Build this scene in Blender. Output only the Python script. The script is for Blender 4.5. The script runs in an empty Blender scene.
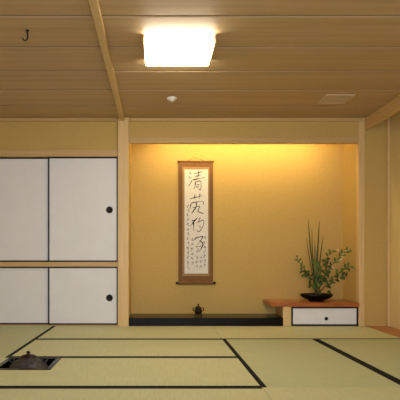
import bpy, math, random
from mathutils import Vector
random.seed(4)
F=499.0; VX=156.0; VY=258.0; EYE=0.79
YW=5.8; CH=2.41
def lin(c):
    r=[]
    for v in c:
        v/=255.0
        r.append(v/12.92 if v<=0.04045 else ((v+0.055)/1.055)**2.4)
    return (r[0],r[1],r[2],1.0)
def P(px,py,Y):
    return Vector(((px-VX)*Y/F, Y, EYE-(py-VY)*Y/F))
# ---------------- materials
def newmat(name):
    m=bpy.data.materials.new(name); m.use_nodes=True
    nt=m.node_tree; b=nt.nodes['Principled BSDF']
    return m,nt,b
def mat_noise(name,c1,c2,scale=(1,1,1),nscale=5,rough=0.6,bump=0.0,detail=4,spec=0.3,metal=0.0,bscale=None,coat=0):
    m,nt,b=newmat(name)
    tc=nt.nodes.new('ShaderNodeTexCoord'); mp=nt.nodes.new('ShaderNodeMapping')
    mp.inputs['Scale'].default_value=scale
    nt.links.new(tc.outputs['Object'],mp.inputs['Vector'])
    n=nt.nodes.new('ShaderNodeTexNoise'); n.inputs['Scale'].default_value=nscale; n.inputs['Detail'].default_value=detail
    nt.links.new(mp.outputs[0],n.inputs['Vector'])
    cr=nt.nodes.new('ShaderNodeValToRGB')
    cr.color_ramp.elements[0].position=0.3; cr.color_ramp.elements[1].position=0.7
    cr.color_ramp.elements[0].color=lin(c1); cr.color_ramp.elements[1].color=lin(c2)
    nt.links.new(n.outputs['Fac'],cr.inputs['Fac']); nt.links.new(cr.outputs[0],b.inputs['Base Color'])
    b.inputs['Roughness'].default_value=rough; b.inputs['Specular IOR Level'].default_value=spec
    b.inputs['Metallic'].default_value=metal; b.inputs['Coat Weight'].default_value=coat
    if bump>0:
        n2=nt.nodes.new('ShaderNodeTexNoise'); n2.inputs['Scale'].default_value=bscale or nscale
        n2.inputs['Detail'].default_value=5
        nt.links.new(mp.outputs[0],n2.inputs['Vector'])
        bp=nt.nodes.new('ShaderNodeBump'); bp.inputs['Strength'].default_value=bump; bp.inputs['Distance'].default_value=0.003
        nt.links.new(n2.outputs['Fac'],bp.inputs['Height']); nt.links.new(bp.outputs[0],b.inputs['Normal'])
    return m
def mat_emit(name,c,s):
    m,nt,b=newmat(name)
    b.inputs['Base Color'].default_value=lin((240,235,225)); 
    b.inputs['Emission Color'].default_value=lin(c); b.inputs['Emission Strength'].default_value=s
    return m
def mat_tatami(name,axis):
    m,nt,b=newmat(name)
    tc=nt.nodes.new('ShaderNodeTexCoord')
    w=nt.nodes.new('ShaderNodeTexWave'); w.wave_type='BANDS'; w.bands_direction=axis
    w.inputs['Scale'].default_value=28; w.inputs['Distortion'].default_value=0.6; w.inputs['Detail'].default_value=2
    nt.links.new(tc.outputs['Object'],w.inputs['Vector'])
    mp=nt.nodes.new('ShaderNodeMapping')
    mp.inputs['Scale'].default_value=(1,14,1) if axis=='Y' else (14,1,1)
    nt.links.new(tc.outputs['Object'],mp.inputs['Vector'])
    n=nt.nodes.new('ShaderNodeTexNoise'); n.inputs['Scale'].default_value=6; n.inputs['Detail'].default_value=6
    nt.links.new(mp.outputs[0],n.inputs['Vector'])
    cr=nt.nodes.new('ShaderNodeValToRGB')
    cr.color_ramp.elements[0].position=0.3; cr.color_ramp.elements[1].position=0.7
    a,c=((188,193,146),(199,204,158)) if axis=='Y' else ((198,200,152),(209,211,164))
    cr.color_ramp.elements[0].color=lin(a); cr.color_ramp.elements[1].color=lin(c)
    nt.links.new(n.outputs['Fac'],cr.inputs['Fac'])
    mx=nt.nodes.new('ShaderNodeMixRGB'); mx.blend_type='MULTIPLY'; mx.inputs[0].default_value=0.08
    nt.links.new(cr.outputs[0],mx.inputs[1]); nt.links.new(w.outputs['Color'],mx.inputs[2])
    nt.links.new(mx.outputs[0],b.inputs['Base Color'])
    bp=nt.nodes.new('ShaderNodeBump'); bp.inputs['Strength'].default_value=0.15; bp.inputs['Distance'].default_value=0.002
    nt.links.new(w.outputs['Fac'],bp.inputs['Height']); nt.links.new(bp.outputs[0],b.inputs['Normal'])
    b.inputs['Roughness'].default_value=0.55; b.inputs['Specular IOR Level'].default_value=0.3
    return m
M={}
M['plaster']=mat_noise('plaster_ochre',(200,170,100),(206,176,106),nscale=40,rough=0.9,bump=0.15,spec=0.1)
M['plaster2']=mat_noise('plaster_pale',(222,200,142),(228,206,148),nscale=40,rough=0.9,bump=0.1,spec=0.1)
M['woodx']=mat_noise('cedar_along_x',(200,166,108),(212,180,124),scale=(0.5,14,14),nscale=3,rough=0.5,spec=0.3)
M['woody']=mat_noise('cedar_along_y',(206,172,114),(218,186,130),scale=(14,0.5,14),nscale=3,rough=0.5,spec=0.3)
M['woodz']=mat_noise('cedar_along_z',(218,186,126),(228,198,140),scale=(14,14,0.5),nscale=3,rough=0.45,spec=0.3)
M['ceil']=mat_noise('ceiling_cedar',(180,152,114),(194,166,127),scale=(0.2,7,7),nscale=2.5,rough=0.55,spec=0.25,detail=3)
M['groove']=mat_noise('groove_shadow',(20,14,9),(26,18,11),rough=0.9)
M['redwood']=mat_noise('keyaki_board',(156,84,38),(184,108,54),scale=(0.8,10,10),nscale=5,rough=0.3,spec=0.4,coat=0.15)
M['lacquer']=mat_noise('black_lacquer',(6,5,5),(10,8,7),nscale=4,rough=0.25,spec=0.2)
M['black']=mat_noise('black_frame',(16,14,14),(26,22,20),nscale=8,rough=0.35)
M['iron']=mat_noise('cast_iron',(52,50,48),(82,78,74),nscale=30,rough=0.5,bump=0.4,metal=0.3)
M['ash']=mat_noise('hearth_ash',(40,38,35),(66,62,56),nscale=20,rough=1,bump=0.6)
M['bronze']=mat_noise('dark_bronze',(38,30,22),(60,46,32),nscale=20,rough=0.4,metal=0.6)
M['paper']=mat_noise('fusuma_paper',(234,236,236),(237,239,239),nscale=8,rough=0.85,spec=0.1)
M['spaper']=mat_noise('scroll_paper',(232,228,214),(240,236,224),nscale=20,rough=0.9,spec=0.05)
M['brocade']=mat_noise('scroll_silk_brown',(118,84,52),(138,102,66),nscale=90,rough=0.8,spec=0.1)
M['brocade2']=mat_noise('scroll_silk_tan',(160,130,88),(176,146,102),nscale=120,rough=0.8,spec=0.1)
M['ink']=mat_noise('sumi_ink',(20,19,19),(38,36,36),nscale=40,rough=0.8)
M['heri']=mat_noise('tatami_border_cloth',(22,25,27),(36,38,39),nscale=60,rough=0.8,spec=0.1)
M['tx']=mat_tatami('tatami_rush_x','X'); M['ty']=mat_tatami('tatami_rush_y','Y')
M['white']=mat_noise('white_plastic',(225,222,214),(232,230,222),nscale=10,rough=0.4)
M['vent']=mat_noise('vent_beige',(200,176,136),(208,184,144),nscale=10,rough=0.5)
M['lamp']=mat_emit('lamp_diffuser',(255,245,226),34)
M['tube']=mat_emit('warm_tube',(255,230,170),40)
M['leaf']=mat_noise('leaf_green',(70,92,34),(112,130,54),nscale=14,rough=0.5)
M['leaf2']=mat_noise('leaf_dark_green',(40,62,26),(72,92,40),nscale=14,rough=0.5)
M['stem']=mat_noise('stem_brown',(84,70,36),(110,92,48),nscale=20,rough=0.7)
M['petal']=mat_noise('petal_cream',(236,226,170),(248,240,200),nscale=10,rough=0.6)
M['subfloor']=mat_noise('subfloor',(120,90,50),(130,100,60),nscale=5,rough=0.9)
# ---------------- geometry helpers
def link(o,parent=None):
    bpy.context.scene.collection.objects.link(o)
    if parent: o.parent=parent
    return o
def mesh_obj(name,verts,faces,mat,parent=None,smooth=False):
    me=bpy.data.meshes.new(name); me.from_pydata([tuple(v) for v in verts],[],faces); me.update()
    if isinstance(mat,(list,tuple)):
        for m in mat: me.materials.append(m)
    else: me.materials.append(mat)
    if smooth:
        for p in me.polygons: p.use_smooth=True
    o=bpy.data.objects.new(name,me); return link(o,parent)
def boxes(name,lst,mat,parent=None,bevel=0.0):
    V=[];Fc=[]
    for (x0,x1,y0,y1,z0,z1) in lst:
        i=len(V)
        V+=[(x0,y0,z0),(x1,y0,z0),(x1,y1,z0),(x0,y1,z0),(x0,y0,z1),(x1,y0,z1),(x1,y1,z1),(x0,y1,z1)]
        Fc+=[(i,i+3,i+2,i+1),(i+4,i+5,i+6,i+7),(i,i+1,i+5,i+4),(i+1,i+2,i+6,i+5),(i+2,i+3,i+7,i+6),(i+3,i,i+4,i+7)]
    o=mesh_obj(name,V,Fc,mat,parent)
    if bevel>0:
        b=o.modifiers.new('bevel','BEVEL'); b.width=bevel; b.segments=2; b.limit_method='ANGLE'
    return o
def empty(name,loc=(0,0,0)):
    e=bpy.data.objects.new(name,None); e.empty_display_size=0.1
    link(e); return e
def lathe(name,prof,c,mat,parent=None,n=40,sx=1,sy=1):
    V=[];Fc=[]
    for (r,z) in prof:
        for k in range(n):
            a=2*math.pi*k/n
            V.append((c[0]+r*sx*math.cos(a),c[1]+r*sy*math.sin(a),c[2]+z))
    for i in range(len(prof)-1):
        for k in range(n):
            k2=(k+1)%n
            Fc.append((i*n+k,i*n+k2,(i+1)*n+k2,(i+1)*n+k))
    if prof[0][0]>1e-4: Fc.append(tuple(reversed(range(n))))
    if prof[-1][0]>1e-4: Fc.append(tuple((len(prof)-1)*n+k for k in range(n)))
    return mesh_obj(name,V,Fc,mat,parent,True)
def catmull(pts,sub=8):
    pts=[Vector(p) for p in pts]
    if len(pts)==2: return [pts[0].lerp(pts[1],i/sub) for i in range(sub+1)]
    Q=[pts[0]*2-pts[1]]+pts+[pts[-1]*2-pts[-2]]; out=[]
    for i in range(1,len(Q)-2):
        p0,p1,p2,p3=Q[i-1:i+3]
        for s in range(sub):
            t=s/sub
            out.append(0.5*((2*p1)+(p2-p0)*t+(2*p0-5*p1+4*p2-p3)*t*t+(3*p1-p0-3*p2+p3)*t**3))
    out.append(pts[-1]); return out
def tube(name,pts,r,mat,parent=None,r_end=None,n=8,sub=8):
    path=catmull(pts,sub); V=[];Fc=[]
    L=len(path)
    for i,p in enumerate(path):
        t=(path[min(i+1,L-1)]-path[max(i-1,0)]).normalized()
        up=Vector((0,1,0)) if abs(t.y)<0.9 else Vector((0,0,1))
        a=t.cross(up).normalized(); b=t.cross(a)
        rr=r if r_end is None else r+(r_end-r)*i/(L-1)
        for k in range(n):
            an=2*math.pi*k/n; V.append(p+a*rr*math.cos(an)+b*rr*math.sin(an))
    for i in range(L-1):
        for k in range(n):
            k2=(k+1)%n; Fc.append((i*n+k,i*n+k2,(i+1)*n+k2,(i+1)*n+k))
    Fc.append(tuple(reversed(range(n)))); Fc.append(tuple((L-1)*n+k for k in range(n)))
    return mesh_obj(name,V,Fc,mat,parent,True)

XL=-2.07; XR=2.42; XC=2.70; YF=-1.6
YT=6.27   # alcove back
# ---------------- floor with hearth hole
HX0,HX1,HY0,HY1=-1.165,-0.745,3.52,3.945
boxes('floor',[(XL-0.1,HX0,YF,YW+0.1,-0.16,-0.05),(HX1,XR,YF,YW+0.1,-0.16,-0.05),
               (HX0,HX1,YF,HY0,-0.16,-0.05),(HX0,HX1,HY1,YW+0.1,-0.16,-0.05)],M['subfloor'])
boxes('floor_corridor',[(XR+0.04,XC,YF,YW,-0.16,-0.002)],M['redwood'])
boxes('trim_sill_right',[(XR,XR+0.04,YF,YW,-0.16,0.002)],M['redwood'])
# tatami
def tatami(x0,x1,y0,y1,longx,heri=(1,1),hole=False):
    e=empty('tatami_mat'); g=0.0015
    x0+=g;x1-=g;y0+=g;y1-=g; h=0.032
    m=M['tx'] if longx else M['ty']
    a0=x0;a1=x1;b0=y0;b1=y1
    if longx:
        if heri[0]: b0+=h
        if heri[1]: b1-=h
    else:
        if heri[0]: a0+=h
        if heri[1]: a1-=h
    if hole:
        hx1=HX1; hy0=HY0
        boxes('rush_surface',[(hx1,a1,b0,b1,-0.05,0),(a0,hx1,b0,hy0,-0.05,0)],m,e)
    else:
        boxes('rush_surface',[(a0,a1,b0,b1,-0.05,0)],m,e)
    bl=[]
    if longx:
        if heri[0]: bl.append((x0,x1,y0,b0,-0.05,0.001))
        if heri[1]: bl.append((HX1 if hole else x0,x1,b1,y1,-0.05,0.001))
    else:
        if heri[0]: bl.append((x0,a0,y0,y1,-0.05,0.001))
        if heri[1]: bl.append((a1,x1,y0,y1,-0.05,0.001))
    if bl: boxes('border_cloth',bl,M['heri'],e)
XA=0.645; XB=1.55; X0=-1.165
R1,R2,R3=4.86,3.975,3.05
tatami(XL,X0,R2-0.02,YW,False)
tatami(X0,XA,R1,YW,True,(1,0)); tatami(XA,XR,R1,YW,True,(1,0))
tatami(X0,XA,R2,R1,True)
tatami(X0,XA,R3,R2,True,(1,1),hole=True)
tatami(XA,XB,R3,R1,False); tatami(XB,XR,R3,R1,False)
tatami(XL,X0,R3,R2-0.02,True,(1,0))
tatami(X0,XA,R3-0.91,R3,True); tatami(XA,XR,R3-0.91,R3,True,(1,0))
tatami(XL,X0,R3-1.82,R3,False)
tatami(X0,XA,R3-1.82,R3-0.91,True); tatami(XA,XR,R3-1.82,R3-0.91,True)
yb=R3-1.82
tatami(XL,X0,yb-1.82,yb,False); tatami(X0,XA,yb-0.91,yb,True); tatami(XA,XR,yb-0.91,yb,True)
tatami(X0,XA,yb-1.82,yb-0.91,True); tatami(XA,XR,yb-1.82,yb-0.91,True)
tatami(XL,XR,YF,yb-1.82,True)
# ---------------- walls
boxes('wall_back',[(XL-0.1,-0.44,YW,YW+0.1,2.046,CH),      # above closet
                   (XL-0.1,-0.44,YW+0.062,YW+0.1,-0.05,2.046), # closet backing
                   (-0.315,2.35,YW,YW+0.06,2.19,CH),         # above alcove
                   (2.42,XC+0.1,YW,YW+0.1,-0.16,CH)],M['plaster'])
boxes('wall_alcove_left',[(-0.44,-0.315,YW+0.06,YT,-0.16,CH)],M['plaster'])
boxes('wall_alcove_right',[(2.35,2.42,YW+0.06,YT,-0.16,CH)],M['plaster'])
boxes('wall_alcove_back',[(-0.44,2.42,YT,YT+0.08,-0.16,CH)],M['plaster'])
boxes('wall_left',[(XL-0.1,XL,YF,YW,-0.05,CH)],M['plaster'])
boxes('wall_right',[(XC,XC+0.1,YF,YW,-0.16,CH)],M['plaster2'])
boxes('wall_front',[(XL-0.1,-1.4,YF-0.1,YF,-0.16,CH),(1.8,XC+0.1,YF-0.1,YF,-0.16,CH),
                    (-1.4,1.8,YF-0.1,YF,2.0,CH),(-1.4,1.8,YF-0.1,YF,-0.16,0.3)],M['plaster'])
w=[(-1.4,1.8,YF-0.08,YF-0.03,1.96,2.0),(-1.4,1.8,YF-0.08,YF-0.03,0.3,0.34)]
for i in range(5):
    x=-1.4+i*0.79; w.append((x,x+0.04,YF-0.08,YF-0.03,0.34,1.96))
boxes('window_1',w,M['woodz'])
# ---------------- ceiling boards
cl=[]; y=YW-0.01; sp=0.492
while y>YF:
    y0=max(y-sp+0.026,YF); cl.append((XL-0.1,XC+0.1,y0,y,CH,CH+0.02)); y-=sp
o=boxes('ceiling',cl,M['ceil'],bevel=0.003)
boxes('ceiling_backing',[(XL-0.1,XC+0.1,YF-0.1,YT+0.08,CH+0.021,CH+0.04)],M['groove'])
boxes('ceiling_alcove',[(-0.44,2.42,YW+0.001,YT+0.08,CH,CH+0.02)],M['ceil'])
boxes('trim_ceiling_batten',[(-0.415,-0.362,YF,YW-0.04,CH-0.042,CH-0.0005)],M['woody'],bevel=0.003)
boxes('trim_cornice_back',[(XL,-0.445,YW-0.03,YW,CH-0.035,CH-0.0005),(-0.31,XR,YW-0.03,YW,CH-0.035,CH-0.0005)],M['woodx'],bevel=0.002)
boxes('trim_cornice_left',[(XL,XL+0.03,YF,YW-0.032,CH-0.035,CH-0.0005)],M['woody'],bevel=0.002)
# header on right opening, posts
boxes('trim_header_right',[(XR,XR+0.05,YF,YW,2.275,CH-0.0005)],M['woody'],bevel=0.003)
boxes('pillar_alcove_left',[(-0.44,-0.315,YW-0.06,YW+0.06,0,CH)],M['woodz'],bevel=0.006)
boxes('pillar_alcove_right',[(2.35,2.42,YW-0.015,YW+0.06,0,CH)],M['woodz'],bevel=0.005)
boxes('trim_alcove_lintel',[(-0.315,2.35,YW-0.01,YW+0.06,2.125,2.19)],M['woodx'],bevel=0.004)
boxes('trim_closet_head',[(XL,-0.44,YW-0.02,YW+0.06,1.967,2.046)],M['woodx'],bevel=0.003)
boxes('trim_closet_mid',[(XL,-0.44,YW-0.012,YW+0.06,0.69,0.744)],M['woodx'],bevel=0.003)
boxes('trim_closet_sill',[(XL,-0.44,YW,YW+0.06,-0.05,0.012)],M['woodx'])
boxes('trim_corridor_post',[(XC-0.03,XC-0.001,YW-0.05,YW-0.001,0,CH-0.001)],M['woodz'],bevel=0.003)
# ---------------- sliding doors
def door(n,x0,x1,z0,z1,y,px):
    e=empty('door_%d'%n); f=0.016
    boxes('paper_panel',[(x0+f,x1-f,y+0.004,y+0.02,z0+f,z1-f)],M['paper'],e)
    boxes('lacquer_frame',[(x0,x1,y,y+0.024,z0,z0+f),(x0,x1,y,y+0.024,z1-f,z1),(x0,x0+f,y,y+0.024,z0+f,z1-f),(x1-f,x1,y,y+0.024,z0+f,z1-f)],M['black'],e)
    zc={1:1.35,2:1.35,3:.325,4:.325}[n]
    prof=[(0.0,0.001),(0.028,0.001),(0.030,0.005),(0.038,0.006),(0.040,0.0),(0.040,-0.004)]
    o=lathe('finger_pull',prof,(0,0,0),M['black'],e,32)
    o.rotation_euler=(math.radians(90),0,0); o.location=(px,y+0.004,zc)
door(1,XL+0.003,-1.235,0.746,1.965,YW+0.034,XL+0.09)
door(2,-1.256,-0.443,0.746,1.965,YW+0.006,-0.542)
door(3,XL+0.003,-1.235,0.014,0.688,YW+0.034,XL+0.09)
door(4,-1.256,-0.443,0.014,0.688,YW+0.006,-0.542)
# ---------------- alcove floor
ZT=0.095
boxes('alcove_floor_board',[(-0.315,2.35,YW+0.06,YT,-0.05,ZT-0.004)],M['lacquer'])
boxes('alcove_front_sill',[(-0.315,1.475,YW-0.01,YW+0.0595,-0.05,ZT)],M['lacquer'],bevel=0.004)
# ---------------- low cabinet
cab=empty('alcove_low_cabinet')
boxes('side_post',[(1.476,1.57,YW-0.01,YW+0.055,0,0.225)],M['woodz'],cab,bevel=0.003)
boxes('case',[(1.50,2.348,YW+0.06,YT-0.002,ZT-0.003,0.225)],M['woodx'],cab)
boxes('door_frame',[(1.572,2.348,YW-0.006,YW+0.03,0.0,0.02),(1.572,2.348,YW-0.006,YW+0.03,0.205,0.225),
      (1.572,1.59,YW-0.006,YW+0.03,0.02,0.205),(2.33,2.348,YW-0.006,YW+0.03,0.02,0.205)],M['black'],cab)
boxes('door_panel',[(1.59,2.33,YW,YW+0.055,0.02,0.205)],M['paper'],cab)
o=lathe('door_pull',[(0,0.004),(0.012,0.004),(0.018,0.006),(0.021,0.0)],(0,0,0),M['black'],cab,24)
o.rotation_euler=(math.radians(90),0,0); o.location=(1.98,YW,0.085)
V=[];nn=24
for i in range(nn+1):
    t=i/nn; x=1.345+t*(2.349-1.345)
    yf=YW-0.035+0.05*math.exp(-t*14)+0.006*math.sin(t*9)
    V+= [(x,yf,0.226),(x,yf-0.004,0.272),(x,YT-0.002,0.272),(x,YT-0.002,0.226)]
Fc=[]
for i in range(nn):
    a=i*4;b=a+4
    for j in range(4): Fc.append((a+j,a+(j+1)%4,b+(j+1)%4,b+j))
Fc+=[(3,2,1,0),(nn*4,nn*4+1,nn*4+2,nn*4+3)]
bo=mesh_obj('board_top',V,Fc,M['redwood'],cab)
# ---------------- scroll
sc=empty('calligraphy_hanging_scroll'); YS=YT-0.02; S=F/YS
def bx(name,px0,px1,py0,py1,y0,y1,mat,bevel=0):
    a=P(px0,py1,YS); b=P(px1,py0,YS)
    return boxes(name,[(a.x,b.x,y0,y1,a.z,b.z)],mat,sc,bevel)
bx('silk_mounting',178.5,213,162,282,YS,YS+0.006,M['brocade'])
bx('silk_inner_border',182.5,209.5,167,276,YS-0.0015,YS,M['brocade2'])
bx('paper',184.5,208,169.5,273.5,YS-0.003,YS-0.0015,M['spaper'])
a=P(177.5,161.5,YS);b=P(214,161.5,YS); tube('top_rod',[a,b],0.010,M['brocade'],sc)
a=P(178,283,YS);b=P(213.5,283,YS); tube('roller',[a,b],0.019,M['brocade'],sc,n=16)
a=P(175.8,283,YS);b=P(178.2,283,YS); tube('roller_knob_1',[a,b],0.014,M['lacquer'],sc,n=16)
a=P(213.3,283,YS);b=P(215.7,283,YS); tube('roller_knob_2',[a,b],0.014,M['lacquer'],sc,n=16)
tube('hanging_cord',[P(186,161.5,YS),P(195.7,157.5,YS)],0.0025,M['stem'],sc)
tube('hanging_cord_2',[P(205.5,161.5,YS),P(195.7,157.5,YS)],0.0025,M['stem'],sc)
tube('nail',[P(195.7,157.5,YS),P(195.7,157.5,YS)+Vector((0,0.019,0))],0.004,M['bronze'],sc)
strokes=[]
def st(w,*p): strokes.append((w,p))
# character 1
st(1.3,(189.5,172.5),(191.3,174.3)); st(1.2,(188.6,177),(190.6,178.6)); st(1.3,(188.6,186),(190.5,183),(192.3,180.2))
st(1.3,(194,173.6),(198,172.8),(202.8,171.4)); st(1.2,(198.6,169.8),(198.3,175),(197.6,179)); st(1.1,(194.6,176.6),(201.5,175)); st(1.5,(192.8,180.2),(198,178.8),(204.6,177.6))
st(1.3,(195.4,182),(195,186),(193.8,189)); st(1.3,(195.4,182.3),(200.4,181),(201,186),(200.4,190),(198.5,188.8)); st(0.8,(196,185),(199.5,184.3),(196,187.3),(199.6,186.8))
# character 2
st(1.2,(190,199),(194,197.8),(203.5,195.6)); st(1.2,(194.5,194.5),(195,199.8)); st(1.2,(200,193.4),(199.3,199))
st(1.5,(191,204),(189.8,208.8)); st(1.2,(191,203.4),(197,201.8),(202.6,201.4),(203.6,204.4)); st(1.8,(196.5,202.5),(196,207),(191.5,213.6)); st(1.3,(192.5,208),(199.5,206.2),(198,211),(202.5,213.4),(204,213))
# character 3
st(1.7,(197.6,217.5),(193.6,222),(190.2,226.5)); st(1.2,(191.4,221),(196,219.6)); st(1.4,(193.6,221.8),(193.6,230.6))
st(1.4,(200,217.8),(198.2,222.5)); st(1.2,(197.4,222.4),(203.4,220.4),(203,226),(199,231.8),(196.6,229.8)); st(1,(198.4,225.6),(201,227.6))
# character 4
st(1.4,(197.5,236.4),(195.5,238.6),(193.2,241)); st(1.2,(196,238.2),(202.6,236.6),(200,241.5),(196.8,245)); st(1.4,(199.4,240.4),(203,244),(200.4,249.6),(196.6,252.4),(198.5,248.4)); st(1,(195.6,247),(202,246))
strokes=[(w*0.76,p) for w,p in strokes]
rnd=random.Random(8)
for (cx,y0,y1,w,hh) in ((204.8,236,268,0.5,3.4),(187.8,205,268,0.5,3.6),(200.8,256,268,0.45,3.2),(196.6,256,268,0.45,3.4),(192.3,238,266,0.5,3.4)):
    y=y0
    while y<y1:
        p=[(cx+rnd.uniform(-1.2,1.2),y+i*hh*0.24+rnd.uniform(-.4,.4)) for i in range(5)]
        st(w,*p)
        if rnd.random()<.8: st(w*0.9,(cx-1.2,y+hh*rnd.uniform(.2,.6)),(cx+1.2,y+hh*rnd.uniform(.1,.5)))
        y+=hh+rnd.uniform(.6,1.6)
V=[];Fc=[]
for si,(w,pts) in enumerate(strokes):
    path=catmull([Vector((p[0],p[1],0)) for p in pts],8); L=len(path)
    yy=YS-0.0034-0.00002*si
    for i,p in enumerate(path):
        t=(path[min(i+1,L-1)]-path[max(i-1,0)]).normalized(); n=Vector((-t.y,t.x,0))
        u=i/(L-1); ww=w*0.5*(1.0-0.55*u+0.25*math.sin(u*7+si))*(0.55+0.45*min(1,u*6))
        for s in (-1,1):
            q=p+n*ww*s; V.append(((q.x-VX)/S,yy,EYE-(q.y-VY)/S))
        if i: 
            k=len(V)-4; Fc.append((k,k+1,k+3,k+2))
mesh_obj('ink_calligraphy',V,Fc,M['ink'],sc)
# ---------------- incense burner
ib=empty('incense_burner')
c=((198.3-VX)*(YW+.13)/F,YW+.13,ZT-0.004)
lathe('body',[(0.0,0.028),(0.022,0.03),(0.040,0.044),(0.047,0.062),(0.043,0.080),(0.036,0.088),(0.042,0.094),(0.042,0.099),(0.036,0.100)],c,M['bronze'],ib)
lathe('lid',[(0.040,0.099),(0.036,0.110),(0.024,0.122),(0.010,0.128),(0.007,0.134),(0.013,0.142),(0.010,0.152),(0.0,0.157)],c,M['bronze'],ib)
for i in range(3):
    a=math.radians(90+120*i); d=Vector((math.cos(a),math.sin(a),0)); cc=Vector(c)
    tube('leg_%d'%(i+1),[cc+d*0.026+Vector((0,0,0.045)),cc+d*0.042+Vector((0,0,0.026)),cc+d*0.034+Vector((0,0,0.012)),cc+d*0.042+Vector((0,0,0.003))],0.009,M['bronze'],ib,r_end=0.006)
for s in (-1,1):
    cc=Vector(c)
    tube('handle_%d'%(1 if s<0 else 2),[cc+Vector((s*0.040,0,0.070)),cc+Vector((s*0.060,0,0.078)),cc+Vector((s*0.062,0,0.102)),cc+Vector((s*0.052,0,0.112))],0.006,M['bronze'],ib)
# ---------------- ikebana
ik=empty('ikebana_flower_arrangement'); YB=5.99; zb=0.2725
bc=((316.5-VX)*YB/F,YB,zb)
lathe('bowl',[(0.08,0.0),(0.095,0.006),(0.09,0.014),(0.15,0.032),(0.185,0.058),(0.200,0.086),(0.192,0.088),(0.172,0.060),(0.13,0.043),(0.0,0.038)],bc,M['lacquer'],ik,48,1,0.7)
lathe('flower_frog',[(0.05,0.038),(0.05,0.058),(0.0,0.060)],(bc[0],bc[1],zb),M['iron'],ik,24)
LV=[[],[]];LF=[[],[]]
def blade(pts,w,kind=0,fold=0.2):
    path=catmull(pts,6);L=len(path);V=LV[kind];Fq=LF[kind]
    side0=Vector((random.uniform(-.5,.5),random.uniform(-1,1),random.uniform(-.5,.5)))
    for i,p in enumerate(path):
        t=(path[min(i+1,L-1)]-path[max(i-1,0)]).normalized()
        vd=Vector((0,1,0)); n=t.cross(vd+side0*0.6).normalized()
        u=i/(L-1); ww=w*0.5*(math.sin(math.pi*min(0.97,u*0.8+0.12))**0.8)
        k=len(V); up=t.cross(n).normalized()
        for q in (p-n*ww, p+up*ww*fold, p+n*ww):
            q.x=min(q.x,2.335); V.append(q)
        if i: Fq+= [(k-3,k-2,k+1,k),(k-2,k-1,k+2,k+1)]
def leafat(p,ang,ln,w,kind):
    d=Vector((math.cos(ang),random.uniform(-.7,.5),math.sin(ang))).normalized()
    m=p+d*ln*0.5+Vector((0,0,ln*0.08)); e=p+d*ln+Vector((0,0,-ln*0.08))
    blade([p,m,e],w,kind)
def PB(px,py,dy=0): 
    return P(px,py,YB)+Vector((0,dy,0))
root=(316.5,295)
for (tx,ty,mx,my,dy,w) in ((308.5,219,311.5,255,0.02,0.017),(311,229,312.5,262,-0.03,0.015),(320.5,221,318,258,0.04,0.018),(322.5,236,319.5,262,-0.02,0.015),(317,246,317,270,0.05,0.012),(305,238,310,266,-0.05,0.010),(313.5,240,314,268,-0.05,0.010)):
    blade([PB(*root,dy*.3),PB(mx,my,dy*.6),PB(tx,ty,dy)],w,1)
def branch(name,pts,nl,ln,w,kind,r=0.004,start=0.3):
    P3=[PB(a,b,c2) for a,b,c2 in pts]
    tube(name,P3,r,M['stem'],ik,r_end=r*0.4,n=6)
    path=catmull(P3,10);L=len(path)
    for i in range(nl):
        u=start+(1-start)*i/max(1,nl-1); j=min(L-1,int(u*(L-1)))
        t=(path[min(j+1,L-1)]-path[max(j-1,0)]); base=math.atan2(t.z,t.x)
        s=1 if i%2 else -1
        leafat(path[j],base+s*random.uniform(.4,1.2),ln*random.uniform(.6,1.15),w,kind)
branch('branch_1',[(317,295,0),(326,272,-.02),(337,258,-.04),(347,249,-.05)],13,0.065,0.026,0)
branch('branch_2',[(317,295,0),(328,280,-.06),(339,270,-.1),(346,266,-.12)],11,0.065,0.026,0)
branch('branch_3',[(316,295,0),(308,278,-.03),(301,266,-.05),(296,258,-.05)],11,0.052,0.022,0)
branch('branch_4',[(316,295,0),(311,280,-.08),(305,273,-.12),(298,270,-.14)],9,0.06,0.024,1)
branch('branch_5',[(317,295,0),(321,272,.03),(328,258,.05),(333,251,.05)],9,0.065,0.024,0)
branch('branch_6',[(317,295,0),(324,285,-.1),(333,278,-.14),(341,276,-.15)],10,0.07,0.030,1)
branch('branch_7',[(317,295,0),(317,278,-.07),(315,268,-.1),(312,262,-.1)],10,0.065,0.028,0)
branch('branch_8',[(317,295,0),(320,280,-.08),(324,268,-.1),(324,260,-.1)],11,0.07,0.030,1)
for i in range(34):
    p=PB(random.gauss(320,6),random.uniform(272,291),random.uniform(-.1,.06))
    leafat(p,random.uniform(0,6.28),random.uniform(.045,.08),random.uniform(.024,.038),i%2)
mesh_obj('leaves_light',LV[0],LF[0],M['leaf'],ik,True); mesh_obj('leaves_dark',LV[1],LF[1],M['leaf2'],ik,True)
V=[];Fc=[]
for (px,py) in ((344,251),(346.5,250),(341,254),(336,250),(299,262),(327,262),(339,259),(331,268)):
    c0=PB(px,py,-.06)
    for q in range(5):
        a=q*2*math.pi/5; r=0.012; k=len(V)
        V+= [c0,c0+Vector((math.cos(a-.45)*r*.8,-.004,math.sin(a-.45)*r*.8)),c0+Vector((math.cos(a)*r,-.008,math.sin(a)*r)),c0+Vector((math.cos(a+.45)*r*.8,-.004,math.sin(a+.45)*r*.8))]
        Fc.append((k,k+1,k+2,k+3))
mesh_obj('blossoms',V,Fc,M['petal'],ik)
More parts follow.
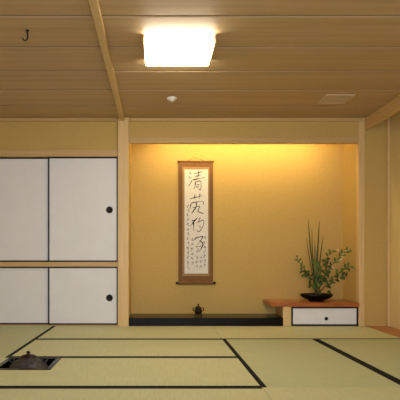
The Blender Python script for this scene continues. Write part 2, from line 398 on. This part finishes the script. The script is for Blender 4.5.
# ---------------- ceiling light
cl=empty('ceiling_light'); lx0,lx1,ly0,ly1=-0.096,0.436,3.62,4.05
zl=2.345
boxes('diffuser',[(lx0+0.012,lx1-0.012,ly0,ly1,zl,CH-0.012)],M['lamp'],cl,bevel=0.015)
boxes('side_rail_1',[(lx0,lx0+0.0115,ly0-0.004,ly1+0.004,zl-0.003,CH-0.001)],M['woody'],cl,bevel=0.002)
boxes('side_rail_2',[(lx1-0.0115,lx1,ly0-0.004,ly1+0.004,zl-0.003,CH-0.001)],M['woody'],cl,bevel=0.002)
boxes('base_plate',[(lx0+0.012,lx1-0.012,ly0+0.01,ly1-0.01,CH-0.0118,CH-0.001)],M['white'],cl)
# alcove hidden tube
tl=empty('alcove_strip_light')
tube('glass_tube',[(0.0,YW+0.12,2.28),(2.05,YW+0.12,2.28)],0.014,M['tube'],tl,n=12,sub=2)
boxes('housing',[(-0.05,2.1,YW+0.08,YW+0.16,2.31,CH-0.001)],M['white'],tl)
boxes('end_cap',[(-0.03,0.0,YW+0.10,YW+0.14,2.26,2.31),(2.05,2.08,YW+0.10,YW+0.14,2.26,2.31)],M['white'],tl)
# ---------------- smoke detector, vent, hook
lathe('smoke_detector',[(0.0,-0.034),(0.022,-0.034),(0.026,-0.024),(0.044,-0.018),(0.050,-0.008),(0.050,-0.0005)],(0.16,5.05,CH),M['white'])
v=empty('ceiling_vent')
vx0,vx1,vy0,vy1=1.68,1.97,4.93,5.20
boxes('frame',[(vx0,vx1,vy0,vy0+0.025,CH-0.014,CH-0.0005),(vx0,vx1,vy1-0.025,vy1,CH-0.014,CH-0.0005),(vx0,vx0+0.025,vy0+0.025,vy1-0.025,CH-0.014,CH-0.0005),(vx1-0.025,vx1,vy0+0.025,vy1-0.025,CH-0.014,CH-0.0005)],M['vent'],v)
boxes('recess',[(vx0+0.025,vx1-0.025,vy0+0.025,vy1-0.025,CH-0.004,CH-0.0005)],M['groove'],v)
boxes('slats',[(vx0+0.025,vx1-0.025,vy0+0.035+i*0.03,vy0+0.050+i*0.03,CH-0.010,CH-0.005) for i in range(7)],M['vent'],v)
h=empty('kettle_hanging_hook'); hx,hy=-0.915,3.55
lathe('mount_plate',[(0.0,-0.006),(0.012,-0.006),(0.014,-0.0005)],(hx,hy,CH),M['black'],h,20)
tube('hook',[(hx,hy,CH-0.004),(hx,hy,CH-0.03),(hx+0.002,hy,CH-0.055),(hx-0.012,hy,CH-0.072),(hx-0.030,hy,CH-0.066),(hx-0.034,hy,CH-0.052)],0.006,M['black'],h,r_end=0.004)
# ---------------- sunken hearth + kettle
he=empty('sunken_hearth'); g=0.002
x0,x1,y0,y1=HX0+g,HX1-g,HY0+g,HY1-g; f=0.034
boxes('lacquer_frame',[(x0,x1,y0,y0+f,-0.06,0.004),(x0,x1,y1-f,y1,-0.06,0.004),(x0,x0+f,y0+f,y1-f,-0.06,0.004),(x1-f,x1,y0+f,y1-f,-0.06,0.004)],M['lacquer'],he,bevel=0.003)
boxes('clay_box',[(x0,x1,y0,y0+f,-0.40,-0.061),(x0,x1,y1-f,y1,-0.40,-0.061),(x0,x0+f,y0+f,y1-f,-0.40,-0.061),(x1-f,x1,y0+f,y1-f,-0.40,-0.061),(x0,x1,y0,y1,-0.43,-0.401)],M['black'],he)
boxes('ash_bed',[(x0+f,x1-f,y0+f,y1-f,-0.40,-0.20)],M['ash'],he)
kc=((x0+x1)/2,(y0+y1)/2,-0.20)
ke=empty('iron_tea_kettle')
lathe('body',[(0.07,0.0),(0.115,0.02),(0.145,0.075),(0.155,0.12),(0.150,0.16),(0.130,0.195),(0.095,0.222),(0.068,0.232),(0.062,0.236),(0.062,0.250),(0.056,0.250)],kc,M['iron'],ke,48)
lathe('lid',[(0.060,0.2505),(0.060,0.255),(0.045,0.264),(0.014,0.270),(0.009,0.276),(0.016,0.284),(0.014,0.292),(0.0,0.296)],kc,M['bronze'],ke,40)
for s in (-1,1):
    K=Vector(kc); pts=[K+Vector((s*0.115,0,0.205)),K+Vector((s*0.14,0,0.225)),K+Vector((s*0.135,0,0.25)),K+Vector((s*0.115,0,0.245)),K+Vector((s*0.105,0,0.215))]
    tube('lug_%d'%(1 if s<0 else 2),pts,0.007,M['iron'],ke)
# ---------------- lights
def area(name,loc,rot,sx,sy,e,c):
    l=bpy.data.lights.new(name,'AREA'); l.shape='RECTANGLE'; l.size=sx; l.size_y=sy; l.energy=e
    l.color=lin(c)[:3]
    o=bpy.data.objects.new(name,l); link(o); o.location=loc; o.rotation_euler=rot; return o
area('window_daylight',(0.2,YF-0.12,1.15),(math.radians(90),0,0),3.1,1.6,150,(225,232,255))
wd=bpy.data.worlds.new('world'); bpy.context.scene.world=wd; wd.use_nodes=True
wd.node_tree.nodes['Background'].inputs[0].default_value=lin((230,220,200)); wd.node_tree.nodes['Background'].inputs[1].default_value=0.3
# ---------------- camera
cd=bpy.data.cameras.new('camera'); co=bpy.data.objects.new('camera',cd); link(co)
co.location=(0,0,EYE); co.rotation_euler=(math.radians(90),0,0)
cd.sensor_width=36; cd.sensor_fit='HORIZONTAL'; cd.lens=F/400*36
cd.shift_x=(200-VX)/400; cd.shift_y=(VY-200)/400; cd.clip_start=0.05
bpy.context.scene.camera=co
bpy.context.scene.view_settings.view_transform='Standard'
